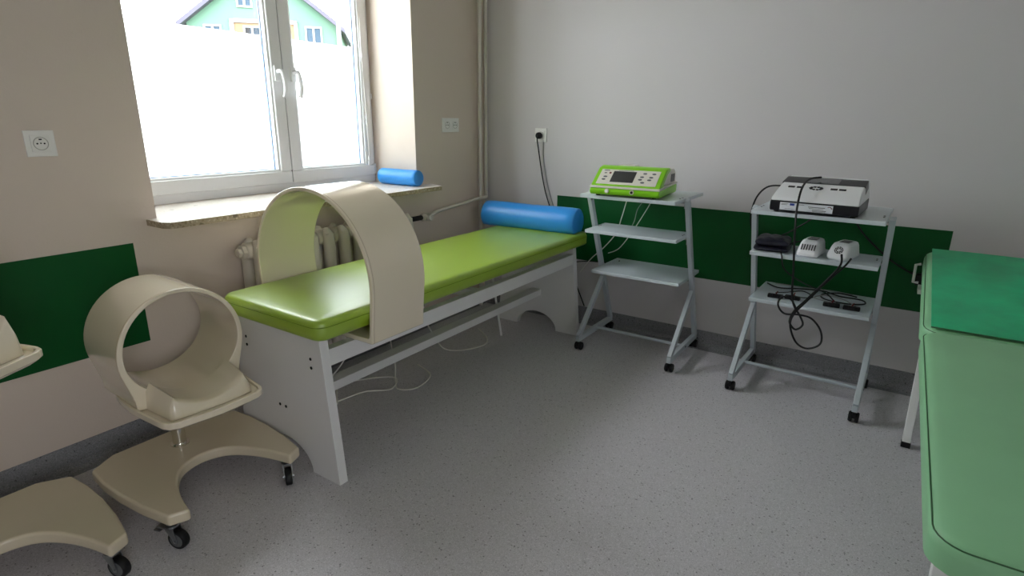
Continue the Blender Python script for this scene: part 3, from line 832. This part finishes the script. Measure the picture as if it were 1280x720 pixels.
# ------------------------------------------------------------------ lower shelf of the right trolley
Z3 = .4445
def clip(x, y, rz, label):
    t = thing('electrode_clip', label, 'clip', (x, y, Z3), rz, 'black electrode clips on the lower shelf')
    MB().box(-.033, .033, -.012, .012, 0, .017).build('clip_body', M_black, t, bevel=.004, seg=2)
    MB().box(-.012, .012, -.020, -.010, .004, .022).build('clip_jaw', M_black, t, bevel=.002)
    MB().prism([(-.002, 0), (.004, 0), (.009, .014), (.005, .015)], -.002, .002, 'y').build('clip_tab', M_red, t).location = (0, .006, .016)
    return t
clip(1.905, -.315, math.radians(4), 'black electrode clip at the left end of the lower shelf')
clip(1.975, -.298, math.radians(-4), 'black electrode clip behind the dangling cable loop')
clip(2.135, -.315, math.radians(4), 'black electrode clip with red tab, left one of the right hand pair')
clip(2.213, -.318, math.radians(3), 'black electrode clip nearest the right end of the lower shelf')
zz = Z3+.004
cable('lead_cable', [(1.83, -.10, zz+.004), (1.89, -.14, zz), (1.98, -.10, zz), (2.08, -.09, zz+.003), (2.15, -.13, zz), (2.24, -.14, zz), (2.255, -.20, zz), (2.19, -.24, zz), (2.10, -.22, zz), (2.08, -.16, zz+.003), (2.14, -.10, zz+.006), (2.22, -.11, zz+.003)], .0032, M_black, 'tangled black lead looping along the back of the lower shelf', group=None)
cable('lead_cable', [(2.222, -.30, zz+.012), (2.222, -.26, zz), (2.17, -.20, zz+.006), (2.09, -.19, zz+.008), (2.06, -.23, zz), (2.15, -.265, zz), (2.146, -.295, zz+.012)], .0025, M_gcable, 'grey lead joining the two right hand clips')
cable('lead_cable', [(1.905, -.30, zz+.014), (1.90, -.26, zz+.006), (1.93, -.21, zz), (2.0, -.17, zz+.008), (2.05, -.22, zz), (2.0, -.27, zz+.003), (1.975, -.28, zz+.012)], .0025, M_black, 'black lead joining the two left hand clips')
cable('lead_cable', [(1.86, -.06, zz), (1.95, -.065, zz), (2.03, -.06, zz), (2.12, -.05, zz), (2.20, -.07, zz)], .002, M_gcable, 'thin grey lead along the rear edge of the lower shelf')

# dangling black cable in front of the right trolley
cable('dangling_cable', [(2.02, -.36, 1.005), (1.985, -.42, 1.0), (1.975, -.52, .975), (1.975, -.58, .92), (1.979, -.605, .86), (1.988, -.61, .76), (1.998, -.605, .66), (2.004, -.59, .56), (2.015, -.575, .50), (2.045, -.570, .455), (2.060, -.572, .420), (2.035, -.575, .395), (2.010, -.575, .425), (2.022, -.573, .475), (2.06, -.565, .53), (2.12, -.555, .62), (2.155, -.53, .68), (2.150, -.478, .7125)],
      .0042, M_black, 'thick black cable dangling from the white unit in front of the shelves', n=8)
cable('dangling_cable', [(2.185, -.475, .700), (2.17, -.51, .675), (2.12, -.545, .61), (2.06, -.56, .52), (2.022, -.572, .46), (2.015, -.58, .41), (2.045, -.583, .345), (2.09, -.583, .325), (2.135, -.583, .355), (2.13, -.583, .41), (2.09, -.58, .455), (2.04, -.578, .462), (1.985, -.572, .455), (1.955, -.562, .485), (1.965, -.555, .52), (2.0, -.553, .515), (2.03, -.558, .47)],
      .0040, M_black, 'black cable from the rightmost hand applicator forming a big hanging loop', n=8)
cable('lead_cable', [(1.94, -.40, .715), (1.975, -.37, .728), (2.01, -.34, .722), (2.03, -.33, .71)], .003, M_black, 'short black lead between pouch and hand applicator')
cable('lead_cable', [(1.915, -.44, .70), (1.93, -.482, .68), (1.95, -.48, .62), (2.02, -.42, .56), (2.10, -.30, .50), (2.14, -.25, zz+.005)], .003, M_black, 'black lead hanging from the pouch towards the lower shelf')
cable('mains_lead', [(1.90, -.26, .93), (1.86, -.22, .945), (1.78, -.16, .93), (1.72, -.08, .86), (1.70, -.04, .75), (1.74, -.03, .66), (1.84, -.04, .68), (1.95, -.06, .76), (2.05, -.10, .86)], .0042, M_black, 'black mains lead curving behind the left side of the right trolley')
cable('mains_lead', [(2.10, -.14, .855), (2.15, -.05, .80), (2.20, -.03, .73), (2.30, -.02, .64), (2.38, -.02, .59), (2.44, -.02, .565)], .0042, M_black, 'black mains lead hanging from the right trolley to the plug by the sage couch')
tag(MB().box(2.425, 2.475, -.045, -.004, .530, .580).build('cord_plug', M_black, bevel=.006), 'black plug on the green band behind the sage couch', 'plug')
# leads of the left trolley
cable('white_lead', [(1.085, -.14, .855), (1.06, -.12, .79), (1.03, -.10, .70), (.985, -.06, .60), (.90, -.03, .50), (.82, -.03, .42), (.76, -.05, .33)], .0032, M_wcable, 'white lead hanging behind the left of the left trolley shelves', n=6)
cable('white_lead', [(1.22, -.14, .855), (1.19, -.09, .80), (1.14, -.06, .72), (1.08, -.05, .62), (1.00, -.035, .51), (.93, -.03, .47)], .0028, M_wcable, 'white lead crossing the middle of the green band behind the left trolley', n=6)
cable('grey_lead', [(1.16, -.12, .855), (1.14, -.08, .80), (1.10, -.05, .745), (1.08, -.04, .67), (1.04, -.035, .60)], .0022, M_gcable, 'thin grey lead between the two white leads behind the left trolley', n=6)
cable('mains_lead', [(.72, -.02, .385), (.80, -.02, .40), (.90, -.03, .41), (.99, -.05, .425), (1.03, -.09, .4495)], .003, M_black, 'black lead running low from the couch to the left trolley')

# ------------------------------------------------------------------ cables beneath the lime couch
fl = .0045
cable('floor_cable', [(.30, -1.75, fl), (.36, -1.62, fl), (.42, -1.50, fl+.02), (.47, -1.38, fl), (.40, -1.28, fl), (.30, -1.36, fl), (.28, -1.52, fl+.02), (.38, -1.62, fl)], .0035, M_wcable, 'white cable coiled on the floor beneath the near half of the couch')
cable('floor_cable', [(.30, -1.30, .40), (.36, -1.28, .25), (.38, -1.26, .08), (.42, -1.30, fl), (.50, -1.36, fl), (.56, -1.30, fl), (.52, -1.16, fl), (.38, -1.10, fl)], .0035, M_wcable, 'white cable dropping from the hoop to the floor under the couch')
cable('floor_cable', [(.22, -1.02, .46), (.30, -.98, .25), (.34, -.90, .06), (.38, -.86, fl), (.46, -.80, fl), (.50, -.68, fl), (.44, -.58, fl), (.32, -.50, fl)], .0035, M_wcable, 'white cable on the floor beneath the far half of the couch')
cable('floor_cable', [(.62, -1.90, .247), (.58, -1.80, .252), (.54, -1.68, .30), (.46, -1.60, .38), (.40, -1.66, .44)], .0032, M_wcable, 'white cable running up from the couch stretcher')
cable('flexible_hose', [(.33, -1.62, .50), (.40, -1.45, .462), (.46, -1.20, .452), (.50, -1.0, .458), (.50, -.80, .47)], .011, M_gcable, 'grey flexible hose lying under the lime mattress', 'hose')
tag(MB().bar((.47, -.60, .535), (.53, -.56, .03), .022, .010).build('strut_bar', M_white, bevel=.001), 'slim white strut standing beneath the far half of the lime couch', 'strut')
cable('floor_cable', [(.04, -3.3, .06), (.06, -3.0, .02), (.10, -2.80, fl), (.16, -2.74, fl), (.23, -2.72, fl)], .004, M_wcable, 'white cable on the floor behind the left applicator base')

# ------------------------------------------------------------------ sage couch on the right
s_ = thing('treatment_couch', 'sage green treatment couch on white metal legs at the right edge', 'couch', (2.74, -1.15, 0))
SX, SY = 2.74, -1.15
a0, a1 = 2.432-SX, 3.06-SX
c = cushion(a0, a1, -2.125-SY, -.985-SY, .545, .612, 0, .055, .003, 'body_mattress', M_couch, s_, .026)
seam(a0+.0045, a1-.0045, -2.1205-SY, -.9895-SY, .6015, .051, .0014, M_couchS, c)
# raised head section
hd = cushion(a0, a1, 0, .80, 0, .066, 0, .055, .003, 'head_mattress', M_couch, s_, .026)
HA = math.radians(8.2)
hd.location = (0, -.980-SY, .546); hd.rotation_euler.x = HA
seam(a0+.0045, a1-.0045, .0045, .7955, .0555, .051, .0014, M_couchS, hd)
MB().bar((a0+.06, -2.05-SY, .530), (a0+.06, -.20-SY, .530), .03, .028).build('side_rail', M_white, s_, bevel=.002)
MB().bar((a1-.06, -2.05-SY, .530), (a1-.06, -.20-SY, .530), .03, .028).build('side_rail', M_white, s_, bevel=.002)
MB().bar((a0+.06, -2.04-SY, .530), (a1-.06, -2.04-SY, .530), .03, .028).build('cross_rail', M_white, s_, bevel=.002)
MB().bar((a0+.06, -.22-SY, .530), (a1-.06, -.22-SY, .530), .03, .028).build('cross_rail', M_white, s_, bevel=.002)
for sx in (0, 1):
    X = a0+.055 if sx == 0 else a1-.055
    for (yt, yb) in ((-.42, -.575), (-1.86, -2.02)):
        lg = MB().bar((X, yt-SY, .52), (X, yb-SY, .012), .028, .028, (1, 0, 0)).build('leg', M_white, s_, bevel=.002)
        MB().bar((X, yb-SY+.003, .022), (X, yb-SY, 0), .031, .031, (1, 0, 0)).build('foot_cap', M_black, lg)
b = MB().tube([(a0-.004, -.30-SY, .60), (a0-.022, -.30-SY, .60), (a0-.022, -.235-SY, .66), (a0-.004, -.235-SY, .665)], .0055, 8)
b.box(a0+.0, a0+.03, -.31-SY, -.22-SY, .555, .575)
b.build('ratchet_handle', M_white, s_, smooth=True)
# teal sheet over the head section
sh = MB(); n = 16; vs = []
u0_, u1_, v0_, v1_ = a0+.022, a1-.004, .012, .786
for k in range(2):
    for i in range(n+1):
        for j in range(n+1):
            x = u0_+(u1_-u0_)*i/n; y = v0_+(v1_-v0_)*j/n
            z = .0705+.0008*math.sin(7*x+5*y)+.0006*math.sin(19*x-11*y)+(.003 if k else 0)
            vs.append((x, y, z))
fs = []; q = n+1
for k in range(2):
    for i in range(n):
        for j in range(n): fs.append((k*q*q+i*q+j, k*q*q+(i+1)*q+j, k*q*q+(i+1)*q+j+1, k*q*q+i*q+j+1))
for k in range(n):
    for a, c in ((k, k+1), (n*q+k, n*q+k+1), (k*q, (k+1)*q), (k*q+n, (k+1)*q+n)): fs.append((a, c, q*q+c, q*q+a))
sho = sh.add(vs, fs).build('couch_sheet', M_sheet, smooth=True)
sho.location = (SX, -.980, .546); sho.rotation_euler.x = HA
tag(sho, 'glossy teal sheet covering the raised head end of the sage couch', 'sheet')
b = MB().tube([(u0_, v0_, .0715), (u1_, v0_, .0715)], .0022, 6).build('hem', M_couchS, sho)

# ------------------------------------------------------------------ light: overcast sky
W_ = bpy.data.worlds.new('overcast sky'); SC.world = W_; W_.use_nodes = True
nt = W_.node_tree; bg = nt.nodes['Background']
tc = nt.nodes.new('ShaderNodeTexCoord'); sx_ = nt.nodes.new('ShaderNodeSeparateXYZ'); nt.links.new(tc.outputs['Generated'], sx_.inputs[0])
rp = nt.nodes.new('ShaderNodeValToRGB'); nt.links.new(sx_.outputs['Z'], rp.inputs['Fac'])
rp.color_ramp.elements[0].position = 0; rp.color_ramp.elements[0].color = (.86, .86, .90, 1)
rp.color_ramp.elements[1].position = 1; rp.color_ramp.elements[1].color = (1.0, .975, 1.0, 1)
nt.links.new(rp.outputs['Color'], bg.inputs['Color']); bg.inputs['Strength'].default_value = 6.5
pl = bpy.data.lights.new('sky_portal', 'AREA'); pl.shape = 'RECTANGLE'; pl.size = 1.49; pl.size_y = 1.42; pl.cycles.is_portal = True
po = bpy.data.objects.new('sky_portal', pl); COL.objects.link(po); po.location = (-.46, -1.36, 1.578); po.rotation_euler = (0, -PI/2, 0)
p2 = po.copy(); COL.objects.link(p2); p2.location = (RX+.41, -4.165, 1.578); p2.rotation_euler = (0, PI/2, 0); p2.data = pl.copy(); p2.data.size_y = .97; p2.data.size = 1.49  # second portal serves the added fill window

SC.view_settings.view_transform = 'Standard'; SC.view_settings.look = 'None'
SC.view_settings.exposure = 1.50; SC.view_settings.gamma = 1; SC.view_settings.use_curve_mapping = False
SC.cycles.max_bounces = 12; SC.cycles.diffuse_bounces = 8; SC.cycles.transparent_max_bounces = 12
SC.cycles.sample_clamp_indirect = 6; SC.cycles.use_denoising = True
